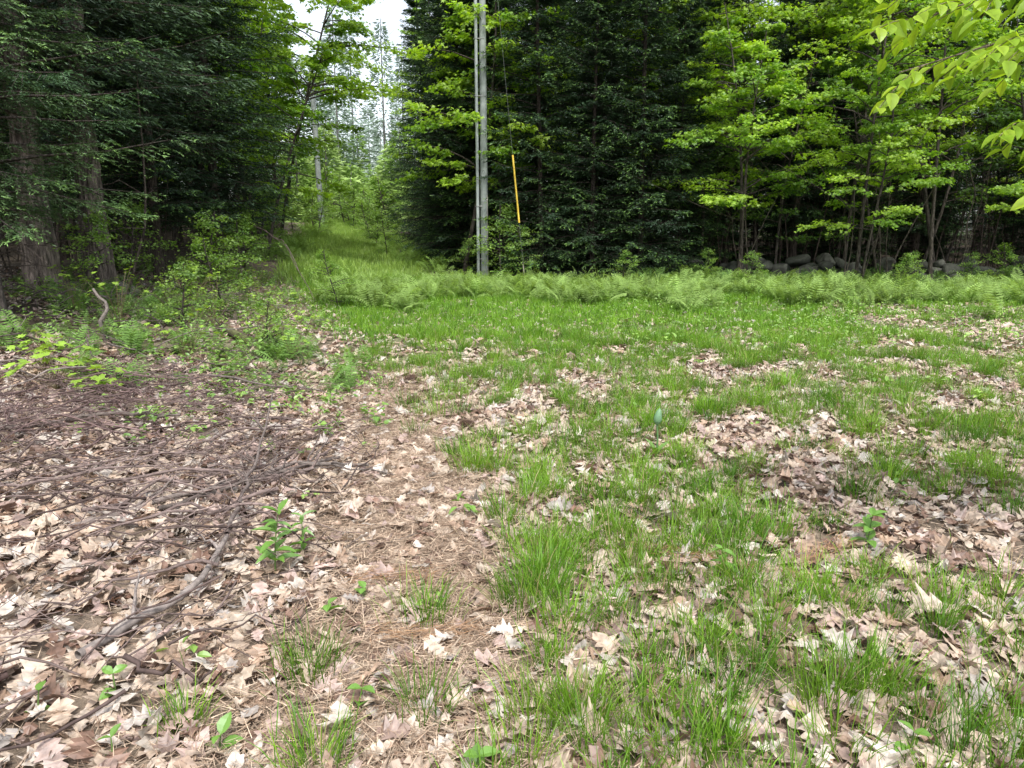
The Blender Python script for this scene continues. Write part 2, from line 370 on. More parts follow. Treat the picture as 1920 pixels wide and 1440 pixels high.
# ---------------------------------------------------------------- small herbs
OV=ovalT();OVN=ovalT(w=.16)
a=Acc()
N=11000;hx=U(-7.5,8,N);hy=1.7+U(0,1,N)*15
w=.02+.95*sst(.3,-.5,hx-left_b(hy))*sst(-3.6,-1,hx-left_b(hy))*sst(4.5,6.2,hy)+.3*sst(1,3,hx)*sst(6,9,hy)+.55*sst(6.5,8.5,hy)*sst(0,-1,hx-left_b(hy))
w=w*sst(.30,.56,vnoise(hx*1.6,hy*1.6,66))*1.3
kp=U(0,1,N)<w;hx,hy=hx[kp],hy[kp];n=len(hx)
k=R.integers(3,9,n);idx=np.repeat(np.arange(n),k);N=len(idx);hh=(U(.02,.15,n)*(1+1.4*sst(6,9,hy)))[idx]*U(.4,1.1,N)
pos=np.stack([hx[idx]+R.normal(0,.03,N),hy[idx]+R.normal(0,.03,N),gz(hx[idx],hy[idx])+hh+.02],1)
inst(a,OV[0],OV[1],pos,rotm(U(0,6.28,N),R.normal(-.15,.35,N),R.normal(0,.3,N),U(.03,.07,n)[idx]),mixc((.13,.26,.045),(.30,.46,.12),U(0,1,n))[idx]*U(.8,1.15,(N,1)))
blades(a,np.stack([hx,hy,gz(hx,hy)],1),U(0,6.28,n),U(0,.2,n),U(0,.2,n),.12,.004,np.tile((.14,.24,.06),(n,1)))
a.obj("ground_herbs",[M_herb])
def herb(name,x,y,H,nl,L,tmpl,col,tiers=6,lean=.1):
    a=Acc();z=gz(x,y)
    t=np.linspace(0,1,6);pts=np.stack([lean*H*t**2,0*t,H*t],1);tube(a,pts,np.linspace(.005,.002,6),5,(.15,.24,.07))
    tt=np.repeat(np.linspace(.25,1,tiers),max(nl//tiers,1));n=len(tt);yaw=np.arange(n)*2.4+R.normal(0,.2,n)
    pos=np.stack([lean*H*tt**2,0*tt,H*tt],1)
    inst(a,tmpl[0],tmpl[1],pos,rotm(yaw,R.normal(-.35,.25,n),R.normal(0,.2,n),L*U(.75,1.15,n)*(1.1-.4*tt)),col*U(.85,1.15,(n,1)))
    return place(name,a.mesh(name,[M_herb]),(x,y,float(z)),U(0,6.28))
G1=np.array([.16,.31,.06]);G2=np.array([.27,.43,.06])
herb("weed_plant",-1.08,3.13,.3,18,.12,OVN,G1)
herb("weed_plant",-1.0,3.3,.22,12,.10,OVN,G1)
herb("weed_plant",.95,3.1,.14,9,.09,OV,G1,3)
herb("weed_plant",1.75,3.4,.18,12,.1,OV,G1,3)
for (x,y) in [(-.75,2.75),(-.62,2.9),(-1.55,2.15),(-1.75,2.05),(-1.35,2.25),(-2.1,2.3),(-.5,2.2),(1.2,1.95),(2.2,2.6),(2.9,3.6),(2.5,4.6),(-.9,2.0),(-1.2,1.95),(-.1,1.85)]:
    herb("broadleaf_seedling",x,y,U(.05,.1),5,U(.06,.09),ovalT(w=.33),G1*U(.9,1.2),2)
a=Acc();t=np.linspace(0,1,14)
tube(a,np.stack([.01*np.sin(t*3),0*t,.24*t],1),.006,6,(.16,.30,.12))
hr=np.array([.004,.014,.02,.024,.026,.026,.025,.024,.022,.02,.017,.013,.008,.001])
tube(a,np.stack([.005+.012*t**2,0*t,.23+.11*t],1),hr,10,(.22,.38,.22))
inst(a,OVN[0],OVN[1],np.array([[0,0,.02],[0,0,.04],[0,0,.03]]),rotm(np.array([0.3,2.5,4.4]),np.array([-1.,-1.1,-.9]),np.zeros(3),np.array([.14,.12,.13])),G1)
place("budding_plant",a.mesh("budding_plant",[M_herb]),(1.0,4.95,float(gz(1.0,4.95))),0,1.1)
MT=[mapleT(80+i,.5,.15) for i in range(3)]
def mapleherb(name,x,y,H,n,L,spread=.3):
    a=Acc()
    for i in range(n):
        az=U(0,6.28);r=spread*math.sqrt(U(0,1));h=H*U(.5,1);e=np.array([r*math.cos(az),r*math.sin(az),h])
        t=np.linspace(0,1,5)[:,None];tube(a,e*t*np.array([1,1,0])+np.array([0,0,1])*h*t**.6,.002,4,(.2,.16,.08))
        tv,tf=MT[i%3];inst(a,tv,tf,e[None],rotm(np.array([az]),np.array([U(.1,.6)]),np.array([U(-.3,.3)]),L*U(.7,1.1)),G2*U(.8,1.15))
    return place(name,a.mesh(name,[M_herb]),(x,y,float(gz(x,y))))
mapleherb("maple_seedling",-4.25,6.75,.42,28,.17,.35)
mapleherb("maple_seedling",-3.7,6.5,.28,18,.15,.25)
mapleherb("maple_seedling",-4.7,7.3,.4,20,.16,.3)
for (x,y) in [(-4.6,10.5),(-3.9,11.5),(-4.4,13),(-5.3,12.2),(-3.3,9.6),(-5.9,10.),(-2.6,8.6),(-6,14),(-5.6,15.5),(-4.9,9.2),(-3.6,8.1),(-5.2,11.2),(-4.,9.9),(-5,14.5),(-3.6,12.4),(-3.0,10.8)]:
    mapleherb("maple_seedling",x,y,U(.3,.9),18,.10,.4)
# ---------------------------------------------------------------- sticks
def wob(p,n,amp):
    p=np.array(p,float);t=np.linspace(0,len(p)-1,n);q=np.stack([np.interp(t,np.arange(len(p)),p[:,i]) for i in range(3)],1)
    w=R.normal(0,amp,(n,3));w[0]*=.3;return q+w
def gp(x,y,h=.03): return (x,y,float(gz(x,y))+h)
def stick(acc,pts,r0,r1,col,n=12,amp=.008,side=4,m=0):
    q=wob(pts,n,amp);tube(acc,q,np.linspace(r0,r1,n),8 if r0>.01 else 5,col,m)
    for i in range(side):
        k=R.integers(2,n-1);d=nrmz(q[k]-q[k-1]);az=math.atan2(d[1],d[0])+R.choice([-1,1])*U(.4,.9);L=U(.15,.5)
        e=np.array([math.cos(az)*L,math.sin(az)*L,U(0,.12)])
        w=wob([q[k],q[k]+e*.5,q[k]+e],6,.008);tube(acc,w,np.linspace(r1*.8,.0018,6),5,col,m)
wc=lambda: mixc((.065,.05,.045),(.22,.185,.17),U(0,1))*U(.7,1.1)
a=Acc();stick(a,[gp(-1.56,2.4,.05),gp(-1.45,2.65,.06),gp(-1.335,2.88,.07),gp(-1.38,3.36,.09)],.018,.012,(.21,.18,.165),12,.006,2);
stick(a,[gp(-1.38,3.36,.09),gp(-1.5,4.0,.14),gp(-1.6,4.5,.22),gp(-1.75,5.3,.38)],.012,.005,(.13,.105,.095),14,.010,14)
a.obj("fallen_branch",[M_twig])
a=Acc();stick(a,[gp(-2.3,3.6,.05),gp(-1.88,3.91,.07),gp(-1.66,4.21,.08),gp(-1.38,4.56,.09)],.016,.012,(.17,.14,.125),14,.01,8);stick(a,[gp(-1.38,4.56,.09),gp(-1.1,4.55,.07),gp(-.92,4.53,.06)],.015,.011,(.16,.135,.12),6,.006,3)
a.obj("fallen_branch",[M_twig])
a=Acc();stick(a,[gp(-3.9,5.25,.08),gp(-3.25,5.74,.1),gp(-2.62,5.67,.09)],.02,.012,(.15,.125,.11),14,.012,6)
a.obj("fallen_branch",[M_twig])
a=Acc();stick(a,[gp(-1.9,3.75,.05),gp(-1.65,4.05,.08),gp(-1.15,4.75,.07)],.014,.010,(.11,.09,.08),8,.01,4);a.obj("fallen_branch",[M_twig])
a=Acc();stick(a,[gp(-1.1,3.0,.03),gp(-.85,3.3,.04),gp(-.72,3.55,.04)],.010,.007,(.15,.12,.10),8,.006,1)
stick(a,[gp(.95,3.3,.03),gp(1.25,3.1,.03),gp(1.6,3.0,.04)],.006,.003,(.18,.12,.09),8,.006,2)
stick(a,[gp(-2.2,1.95,.03),gp(-1.75,2.3,.05)],.018,.014,(.09,.06,.055),8,.006,1);a.obj("fallen_branch",[M_twig])
a=Acc()
def crook(x,y,L,az,n,h0,h1,bend):
    pts=[];cx,cy=x,y;a0=az
    for k in range(n):
        pts.append(gp(cx,cy,U(h0,h1)));a0+=R.normal(0,bend);cx+=L/(n-1)*math.cos(a0);cy+=L/(n-1)*math.sin(a0)
    return pts
for i in range(520):
    x=U(-5.2,-1.05);y=U(2.1,7.0);
    if x<-.75*y-1: continue
    if x>left_b(y)-.85: continue
    if vnoise(x*1.1,y*1.1,91)<.27: continue
    az=R.normal(.2,.65)+(np.pi if U(0,1)<.5 else 0);L=U(.25,1.3)
    r=U(.003,.006) if U(0,1)<.8 else U(.006,.012)
    pts=crook(x,y,L,az,6,.04,.16,.2)
    if max(p[0] for p in pts)>-.7: continue
    stick(a,pts,r,r*.4,wc()*np.array([1.03,.93,.92]),11,.007,R.integers(0,5))
for i in range(110):
    x=U(-4.6,-2.6);y=U(5.0,7.2)
    az=R.normal(.1,.7)+(np.pi if U(0,1)<.5 else 0);L=U(.3,1.1);r=U(.003,.010)
    hh=U(.04,.25)*sst(-2.2,-3.4,x);stick(a,[(p[0],p[1],p[2]+hh) for p in crook(x,y,L,az,5,.0,.06,.3)],r,r*.4,wc()*np.array([1.0,.82,.84]),9,.01,3)
for i in range(150):
    x=U(-8,-2.4);y=U(6.5,14)
    if x>left_b(y)-.7: continue
    stick(a,crook(x,y,U(.4,1.4),U(0,6.28),4,.02,.3,.3),U(.004,.012),.003,wc(),7,.015,2)
for i in range(60):
    x=U(-1,6);y=U(2,10);stick(a,crook(x,y,U(.1,.4),U(0,6.28),3,.02,.04,.2),U(.0015,.004),.0015,wc(),5,.006,1)
a.obj("twig_debris",[M_twig])
a=Acc();q=wob([gp(-5.2,11.6,.12),gp(-4.0,10.2,.06),gp(-2.75,8.7,.03)],16,.025);rr=np.linspace(.085,.04,16)*U(.8,1.2,16)
cc=np.repeat(mixc((.10,.08,.06),(.09,.10,.04),U(0,1,16)),10,0);tube(a,q,rr,10,cc,0,True,True)
for i in range(8):
    k=R.integers(2,14);w=wob([q[k],q[k]+[U(-.3,.3),U(-.3,.3),U(.1,.4)]],4,.01);tube(a,w,np.linspace(.014,.003,4),5,(.12,.09,.08))
a.obj("fallen_log",[M_moss])
a=Acc();q=wob([gp(-4.75,8.6,0),gp(-4.78,8.55,.25),gp(-4.7,8.6,.42),gp(-4.85,8.6,.62)],10,.012);tube(a,q,np.linspace(.03,.014,10),7,(.17,.145,.13),0,True,True)
a.obj("broken_snag",[M_twig])
a=Acc();q=wob([gp(-3.6,13.5,.3),gp(-4.8,16,1.15),gp(-6.4,17.5,1.5)],14,.02);tube(a,q,np.linspace(.006,.014,14),5,(.12,.09,.08));stick(a,q[3:12:3],.008,.003,(.12,.09,.08),8,.02,6)
a.obj("dead_limb",[M_twig])
def cone(name,x,y,L,rz):
    a=Acc();n=90;t=np.linspace(0,1,n);ph=np.arange(n)*2.4;r=.3*L*np.sin(np.pi*(.12+.8*t))**.7
    d=np.stack([.45+0*t,np.cos(ph),np.sin(ph)],1);p=np.stack([(t-.5)*L,.3*r*np.cos(ph),.3*r*np.sin(ph)],1)
    spikes(a,p,d,np.tile([1.,0,0],(n,1)),r*.95,r*.7+.004,mixc((.09,.055,.04),(.17,.11,.08),U(0,1,n)),0,True)
    q=np.linspace(-.5,.5,8);tube(a,np.stack([q*L,0*q,0*q],1),.1*L*np.cos(q*2.8),6,(.1,.06,.04))
    return place(name,a.mesh(name,[M_twig]),gp(x,y,.06),rz)
for (x,y,L) in [(-.9,6.55,.15),(-2.2,4.9,.13),(-1.05,7.5,.13),(-.35,5.6,.12)]: cone("pine_cone",x,y,L,U(0,3))
# ---------------------------------------------------------------- stone wall
def ico(sub):
    import bmesh
    bm=bmesh.new();bmesh.ops.create_icosphere(bm,subdivisions=sub,radius=1);v=np.array([q.co[:] for q in bm.verts]);f=np.array([[w.index for w in q.verts] for q in bm.faces]);bm.free();return v,f
IV,IF=ico(3)
def rock(acc,pos,s,col):
    v=IV.copy();
    for k in range(5):
        n=nrmz(R.normal(0,1,3));dd=v@n;c=U(.45,.8);v-=np.maximum(dd-c,0)[:,None]*n*.9
    v*=1+.10*(vnoise(v[:,0]*3+U(0,50),v[:,1]*3+v[:,2]*2,9)-.5)[:,None]
    v=v*s;M=rotm(np.array([U(0,6.28)]),np.array([R.normal(0,.25)]),np.array([R.normal(0,.25)]),1)[0]
    acc.add(v@M.T+pos,IF,col,0,True)
a=Acc()
for lay,(h,nn) in enumerate([(.12,56),(.34,48),(.54,32)]):
    for i in range(nn):
        x=U(3.2,19);y=22.4-.12*(x-3)+R.normal(0,.25)*(1-.2*lay)
        s=np.array([U(.18,.45),U(.18,.36),U(.12,.25)])*(1.1-.1*lay)
        rock(a,np.array([x,y,float(gz(x,y))+h*U(.8,1.1)]),s,mixc((.025,.03,.022),(.095,.095,.08),U(0,1)))
a.obj("stone_wall",[M_stone])
for (x,y,s) in [(-6.6,12.6,.28),(-6.2,13.2,.2),(-7.2,12.2,.22),(-2.95,9.,.1)]:
    a=Acc();rock(a,np.zeros(3),np.array([s,s*.8,s*.55]),(.12,.115,.10));place("field_stone",a.mesh("field_stone",[M_stone]),gp(x,y,s*.2))
# ---------------------------------------------------------------- utility poles
def pole(x,y,H,conduit,leanx=0.,r=.105):
    z0=float(gz(x,y));e=bpy.data.objects.new("utility_pole",None);COLL.objects.link(e);e.location=(x,y,z0);e.rotation_euler=(0,leanx,0)
    def part(nm,fn,mat):
        a=Acc();fn(a);place(nm,a.mesh(nm,[mat]),(0,0,0),parent=e)
    t=np.linspace(-.3,H,30)
    part("shaft",lambda a:tube(a,np.stack([0*t,0*t,t],1),np.linspace(r*1.08,r*.8,30),20,np.repeat(mixc((.22,.25,.235),(.29,.32,.30),U(0,1,30)),20,0),0,True,True),M_pole)
    if conduit:
        part("riser_conduit",lambda a:tube(a,np.stack([0*t-.185,0*t-.05,t*.96],1),.045,14,(.33,.37,.36),0,True,True),M_plastic)
        def br(a):
            for h in np.arange(.6,H-1,1.5):
                q=np.linspace(0,1,3);tube(a,np.stack([-.25+.3*q,0*q-.09,0*q+h],1),.012,6,(.3,.3,.3),0,True,True)
        part("conduit_brackets",br,M_metal)
        def gw(a):
            th=np.linspace(0,2,8);tube(a,np.stack([.09+0*th,-.075+0*th,th*1.2],1),.012,6,(.35,.33,.3),0,True,True)
        part("ground_wire_moulding",gw,M_metal)
    def arm(a):
        q=np.linspace(-1,1,3)
        tube(a,np.stack([q*1.1,0*q-.13,0*q+H-.4],1),.055,4,(.25,.22,.18),0,False,True)
        for xx in (-1,-.45,.45,1): 
            tt=np.linspace(0,1,6);tube(a,np.stack([0*tt+xx,0*tt-.13,H-.35+.2*tt],1),[.03,.05,.03,.05,.03,.02],8,(.3,.3,.32),0,True,True)
    if H>10: part("crossarm_insulators",arm,M_pole)
    return e
pole(-.80,22.0,10.5,True,-.002)
pole(-11.3,45,9.4,False,-.02,.16)
a=Acc()
for dx,dz in ((-1,0),(0,-1.3)):
    for (p0,p1) in (((-.8+dx,21.87,10.35+dz+float(gz(-.8,22))),(-11.5,44.87,9.1+dz+float(gz(-11.6,45)))),((-.8+dx,21.87,10.35+dz+float(gz(-.8,22))),(9+dx,-14,10.3+dz))):
        t=np.linspace(0,1,16);p=np.array(p0)[None]*(1-t[:,None])+np.array(p1)[None]*t[:,None];p[:,2]-=.5*4*t*(1-t);tube(a,p,.007,4,(.12,.12,.12))
a.obj("overhead_wires",[M_metal])
pole(9,-14,10.5,False)
A=np.array([.36,20.4,float(gz(.42,20.4))]);B=np.array([-.55,21.9,9.3])
e=bpy.data.objects.new("guy_wire",None);COLL.objects.link(e)
a=Acc();t=np.linspace(0,1,6)[:,None];tube(a,A*(1-t)+B*t,.0045,5,(.14,.15,.14));place("wire",a.mesh("wire",[M_metal]),(0,0,0),parent=e)
a=Acc();t=np.linspace(.18,.375,6)[:,None];tube(a,A*(1-t)+B*t,.026,10,(.46,.33,.04),0,True,True);place("yellow_guard",a.mesh("yellow_guard",[M_plastic]),(0,0,0),parent=e)
a=Acc();t=np.linspace(-.02,.06,3)[:,None];tube(a,A*(1-t)+B*t,.012,6,(.25,.22,.2),0,True,True);place("anchor_rod",a.mesh("anchor_rod",[M_metal]),(0,0,0),parent=e)
# ---------------------------------------------------------------- tree prototypes
def trunk(acc,H,r0,bend=.1,sides=9,col=(.10,.08,.065),n=14,m=0,rough=0):
    t=np.linspace(0,1,n);ph=U(0,6.28,2)
    x=bend*np.sin(t*3+ph[0])-bend*np.sin(ph[0]);y=bend*np.sin(t*2.4+ph[1])-bend*np.sin(ph[1])
    rad=r0*(1-t)**.8+.01;rad[0]*=1.35
    pts=np.stack([x,y,t*H-.15*(t==0)],1)
    if rough:
        n2=110;t2=np.linspace(0,1,n2);p2=np.stack([np.interp(t2,t,pts[:,i]) for i in range(3)],1);r2=np.interp(t2,t,rad)
        k=len(acc.v);tube(acc,p2,r2,28,col,m,False)
        v=acc.v[k].reshape(n2,28,3);c=p2[:,None];jit=1+rough*(vnoise(np.tile(np.arange(28)*.9,(n2,1)),np.repeat((t2*H*3)[:,None],28,1),6)-.5)+rough*.6*R.normal(0,.3,(n2,28))
        jit[:,0]=jit[:,1]
        v[:]=c+(v-c)*jit[...,None]
        acc.c[k]=acc.c[k]*np.clip(.55+.9*(jit.reshape(-1,1)-1+rough*.5)/max(rough,.01),.35,1.5)
    else: tube(acc,pts,rad,sides,col,m)
    return lambda h:np.stack([np.interp(h/H,t,x),np.interp(h/H,t,y),h],-1)
def conifer(H,c0,rmax,nb,tw,sp,nl,nw,cdark,cmid,ctip,dead=40,r0=None,bark=(.10,.08,.065),droop=.28,power=.8,flat=.6,whorl=0.,twd=-.2,rough=0):
    a=Acc();tf=trunk(a,H,r0 or .011*H,.08,9,bark,rough=rough)
    h=c0+(H-c0)*U(0,1,nb)**1.15
    if whorl: h=np.clip(np.round(h/whorl)*whorl+R.normal(0,.05,nb),c0,H*.98)
    h=np.sort(h)
    fr=(h-c0)/(H-c0);L=rmax*(1-fr)**power*U(.55,1.2,nb)*(.72+.28*sst(0,.12,fr))+.12
    az=np.arange(nb)*2.39996+R.normal(0,.35,nb)
    e0=U(-.15,.25,nb)+.35*fr;k=U(.6,1.3,nb)*droop
    P0=tf(h);ca=np.stack([np.cos(az),np.sin(az),0*az],1)
    def bp(i,t):
        return P0[i]+ca[i]*(L[i]*t)[:,None]+np.array([0,0,1.])*(L[i]*(e0[i]*t-k[i]*t*t+.16*t**4))[:,None]
    for i in range(nb):
        tt=np.linspace(0,.95,4);q=bp(np.full(4,i),tt);tube(a,q,np.linspace(.006+.009*L[i],.003,4),3,np.array(bark)*.8)
    I=np.repeat(np.arange(nb),tw);t=np.tile(np.linspace(.08,1,tw),nb)+R.normal(0,.02,nb*tw);t=np.clip(t,.05,1)
    sg=np.tile(np.where(np.arange(tw)%2==0,1.,-1.),nb)
    lt=np.minimum(L[I]*.45,.75)*(1.05-t)**.6*U(.6,1.15,len(I))+.06
    ang=az[I]+sg*U(.65,1.1,len(I))*(1-.5*t)
    td=np.stack([np.cos(ang),np.sin(ang),R.normal(twd,.15,len(I))],1)
    tp=bp(I,t)
    spikes(a,tp,td,np.tile([0,0,1.],(len(I),1)),lt,.008,np.array(bark)*.8)
    J=np.repeat(np.arange(len(I)),sp);s=np.tile((np.arange(sp)+.5)/sp,len(I))+R.normal(0,.03,len(J))
    pp=tp[J]+td[J]*(lt[J]*s)[:,None]-np.array([0,0,1.])*(.12*lt[J]*s*s)[:,None]
    lat=np.stack([-td[J,1],td[J,0],0*s],1)*R.choice([-1.,1.],len(J))[:,None]
    d=td[J]*U(.5,1,len(J))[:,None]+lat*U(.2,1.1,len(J))[:,None]+np.array([0,0,1.])*R.normal(-.08,.3,len(J))[:,None]
    nn=np.tile([0,0,1.],(len(J),1))+R.normal(0,flat,(len(J),3))
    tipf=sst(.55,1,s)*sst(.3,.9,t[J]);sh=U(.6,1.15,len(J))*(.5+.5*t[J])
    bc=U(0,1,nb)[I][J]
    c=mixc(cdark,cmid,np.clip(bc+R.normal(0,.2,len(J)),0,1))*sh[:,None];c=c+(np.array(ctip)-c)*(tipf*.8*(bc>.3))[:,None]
    spikes(a,pp,d,nn,nl*U(.6,1.2,len(J)),nw,c,1,True)
    if dead:
        hh=U(.6,max(c0,1.2)*1.15,dead);aa=U(0,6.28,dead)
        for i in range(dead):
            Lx=U(.3,1.3);p=tf(hh[i]);q=wob([p,p+[math.cos(aa[i])*Lx*.5,math.sin(aa[i])*Lx*.5,U(-.1,.1)],p+[math.cos(aa[i])*Lx,math.sin(aa[i])*Lx,U(-.35,.1)]],5,.02)
            tube(a,q,np.linspace(.011,.002,5),3,np.array([.10,.08,.068]))
    return a
def M5T(seed):
    r=np.random.default_rng(seed)
    ang=np.radians([180,115,80,52,25,0,-25,-52,-80,-115]);rad=np.array([.12,.42,.28,.55,.28,.62,.28,.55,.28,.42])
    V=np.stack([rad*np.cos(ang),rad*np.sin(ang),-.35*rad**2+r.normal(0,.03,10)],1)
    V=np.concatenate([[[0,0,.02]],V]);return V,np.array([[0,i,i%10+1] for i in range(1,11)])
M5=[M5T(i) for i in range(3)]
def decid(H,c0,spread,nb,tw,lv,ls,cols,r0,bark=(.085,.072,.06),bend=.3,up=.5,peak=.35):
    a=Acc();tf=trunk(a,H,r0,bend,8,bark)
    h=c0+(H-c0)*.97*U(0,1,nb);fr=(h-c0)/(H-c0)
    L=spread*(1-.75*sst(peak,1,fr))*(.75+.25*sst(0,peak,fr))*U(.45,1.2,nb)
    az=np.arange(nb)*2.39996+R.normal(0,.4,nb);e0=U(.2,.8,nb)*up*2
    P0=tf(h);ca=np.stack([np.cos(az),np.sin(az),0*az],1)
    def bp(i,t): return P0[i]+ca[i]*(L[i]*t)[:,None]+np.array([0,0,1.])*(L[i]*(e0[i]*t-.62*e0[i]*t*t))[:,None]
    for i in range(nb):
        q=bp(np.full(5,i),np.linspace(0,1,5));q[1:-1]+=R.normal(0,.02,(3,3));tube(a,q,np.linspace(.008+.008*L[i],.003,5),4,bark)
    I=np.repeat(np.arange(nb),tw);t=U(.25,1,len(I));sg=R.choice([-1.,1.],len(I))
    lt=L[I]*.38*U(.5,1.1,len(I))*(1.15-.6*t)+.1;ang=az[I]+sg*U(.3,1.1,len(I))
    td=np.stack([np.cos(ang),np.sin(ang),R.normal(.02,.12,len(I))],1);tp=bp(I,t)
    spikes(a,tp,td,np.tile([0,0,1.],(len(I),1)),lt,.01,bark)
    J=np.repeat(np.arange(len(I)),lv);s=U(.25,1.05,len(J))
    pp=tp[J]+td[J]*(lt[J]*s)[:,None]+R.normal(0,1,(len(J),3))*[.07,.07,.04]
    N=len(J);bcol=U(0,1,nb)[I][J]
    c=mixc(cols[0],cols[1],np.clip(bcol+R.normal(0,.2,N),0,1))*U(.8,1.15,N)[:,None]
    k=R.integers(0,3,N);Mx=rotm(ang[J]+R.normal(0,.8,N),R.normal(.4,.35,N),R.normal(0,.4,N),ls*U(.65,1.2,N))
    for i in range(3):
        q=k==i;inst(a,M5[i][0],M5[i][1],pp[q],Mx[q],c[q],1)
    return a
NM=[M_bark,M_needle];MM=[M_bark,M_maple]
FD,FM,FTc=(.024,.055,.024),(.055,.115,.038),(.17,.31,.06)
dk=(.06,.048,.04)
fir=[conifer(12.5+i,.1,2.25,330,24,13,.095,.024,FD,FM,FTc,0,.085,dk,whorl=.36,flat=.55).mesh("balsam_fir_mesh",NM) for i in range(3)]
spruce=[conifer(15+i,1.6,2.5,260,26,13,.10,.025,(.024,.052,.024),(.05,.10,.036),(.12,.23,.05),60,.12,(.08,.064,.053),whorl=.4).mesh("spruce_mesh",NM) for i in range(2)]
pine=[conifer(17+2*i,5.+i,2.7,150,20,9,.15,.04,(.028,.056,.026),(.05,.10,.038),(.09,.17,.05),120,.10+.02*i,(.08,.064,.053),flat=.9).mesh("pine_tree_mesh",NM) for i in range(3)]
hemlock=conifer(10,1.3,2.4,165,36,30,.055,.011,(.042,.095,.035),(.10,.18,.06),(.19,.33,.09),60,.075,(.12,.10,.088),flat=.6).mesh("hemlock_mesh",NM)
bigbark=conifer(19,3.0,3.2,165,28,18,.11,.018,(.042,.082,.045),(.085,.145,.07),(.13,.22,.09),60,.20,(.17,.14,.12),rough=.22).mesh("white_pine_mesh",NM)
YG=((.15,.29,.03),(.34,.50,.05));YD=((.06,.13,.026),(.15,.27,.042))
maple=[decid(7.5+i,2.2+.4*i,2.5,34,14,12,.135,YG,.045,bend=.4).mesh("maple_tree_mesh",MM) for i in range(3)]
mapled=[decid(7+i,1.2,2.3,28,11,9,.12,YD,.035,bend=.45).mesh("maple_tree_mesh",MM) for i in range(2)]
tallm=[decid(14+i,3.4,3.6,66,17,11,.155,YG,.11,bend=.3).mesh("tall_maple_mesh",MM) for i in range(2)]
bush=[decid(2.0,.2,.8,26,9,7,.07,((.13,.25,.04),(.27,.42,.09)),.015,bend=.15).mesh("shrub_mesh",MM) for i in range(2)]
def T(name,me,x,y,sc=1,tilt=(0,0)):
    return place(name,me,(x,y,float(gz(x,y))-.03),U(0,6.28),sc,tilt)
used=[]
def TT(name,me,x,y,sc=1,tilt=(0,0)): used.append((x,y));return T(name,me,x,y,sc,tilt)
for i,(x,y,s) in enumerate([(-1.85,25.8,.95),(-2.7,31,1.0),(-.9,24.8,.85),(-4.1,38,1.0),(.9,22.4,.9),(2.3,21.5,.78),(3.7,21.6,.95),(4.9,22.3,.65),(2.6,24.5,1),(.9,26,1.1),(-1.0,29,1),(5.6,24.9,1.0),(8.6,26.8,.7),(11.3,26.2,.8),(17.5,25.5,.9),(14.5,26.5,.7)]):
    TT("fir_tree",fir[i%3],x,y,s,(R.normal(0,.02),R.normal(0,.02)))
for i,(x,y,s) in enumerate([(6.9,28.5,1),(10.5,29,.9),(3.8,28,1),(-5.3,46,1),(-2.1,35,1.1),(15,29,.9),(9.2,24.6,.9),(13.2,24.6,.9),(16.5,23.4,.9)]):
    TT("spruce_tree",spruce[i%2],x,y,s)
TT("hemlock_tree",hemlock,-6.4,9.2,1)
TT("hemlock_tree",hemlock,-9.0,11.6,1.05)
for (x,y,s) in [(-7.3,11.6,1),(-6.9,12.5,.9),(-8.45,15.2,1.05),(-10.8,13.5,1)]: TT("white_pine_tree",bigbark,x,y,s)
for i,(x,y,s) in enumerate([(-6.9,14.6,.75),(-7.2,17.6,.95),(-9.4,17.5,1)]): TT("spruce_tree",spruce[i%2],x,y,s)
TT("spruce_tree",spruce[1],-6.6,17.0,.85)
for i,(x,y,s) in enumerate([(6.4,21.0,1),(6.5,21.1,.8),(8.7,18.9,.85),(8.8,18.8,.7),(11.4,20.3,1),(4.9,23.2,1.1),(13.6,19.2,.9),(-1.5,22.9,1.2),(9.9,22.4,1.1),(-7.4,22.6,.95),(-8.2,24.8,1.1),(-9.1,26.5,1.2),(-11.1,29.5,1.2),(-12.2,34,1.2),(-14.3,40,1.3),(-9.5,22.8,1),(15.6,21.8,1.1),(12.6,22.2,1.2),(-.2,24.2,1.2),(3.6,23.6,1.0)]): TT("maple_tree",maple[i%3],x,y,s,(R.normal(0,.09),R.normal(0,.09)))
for i,(x,y,s) in enumerate([(7.6,21.6,.9),(12.5,23,1.1),(15.5,20.5,1),(10.5,21.4,.9),(5.9,23.6,1),(17,24,1.1),(8.0,24.4,1.2),(10.8,25.0,1.2),(14.2,24.8,1.2),(18.5,23,1.1),(6.6,26,1.2),(12.4,28,1.3)]): TT("maple_tree",mapled[i%2],x,y,s,(R.normal(0,.1),R.normal(0,.1)))
for i,(x,y,s) in enumerate([(-8.1,19.6,1.3),(-9.9,25.0,1),(-12.4,28,1.1),(-15,36,1.1),(-16,43,1.1),(-4.3,40.5,.8),(7.5,26.5,1),(12,28,1.),(16,28,1)]): TT("tall_maple_tree",tallm[i%2],x,y,s)
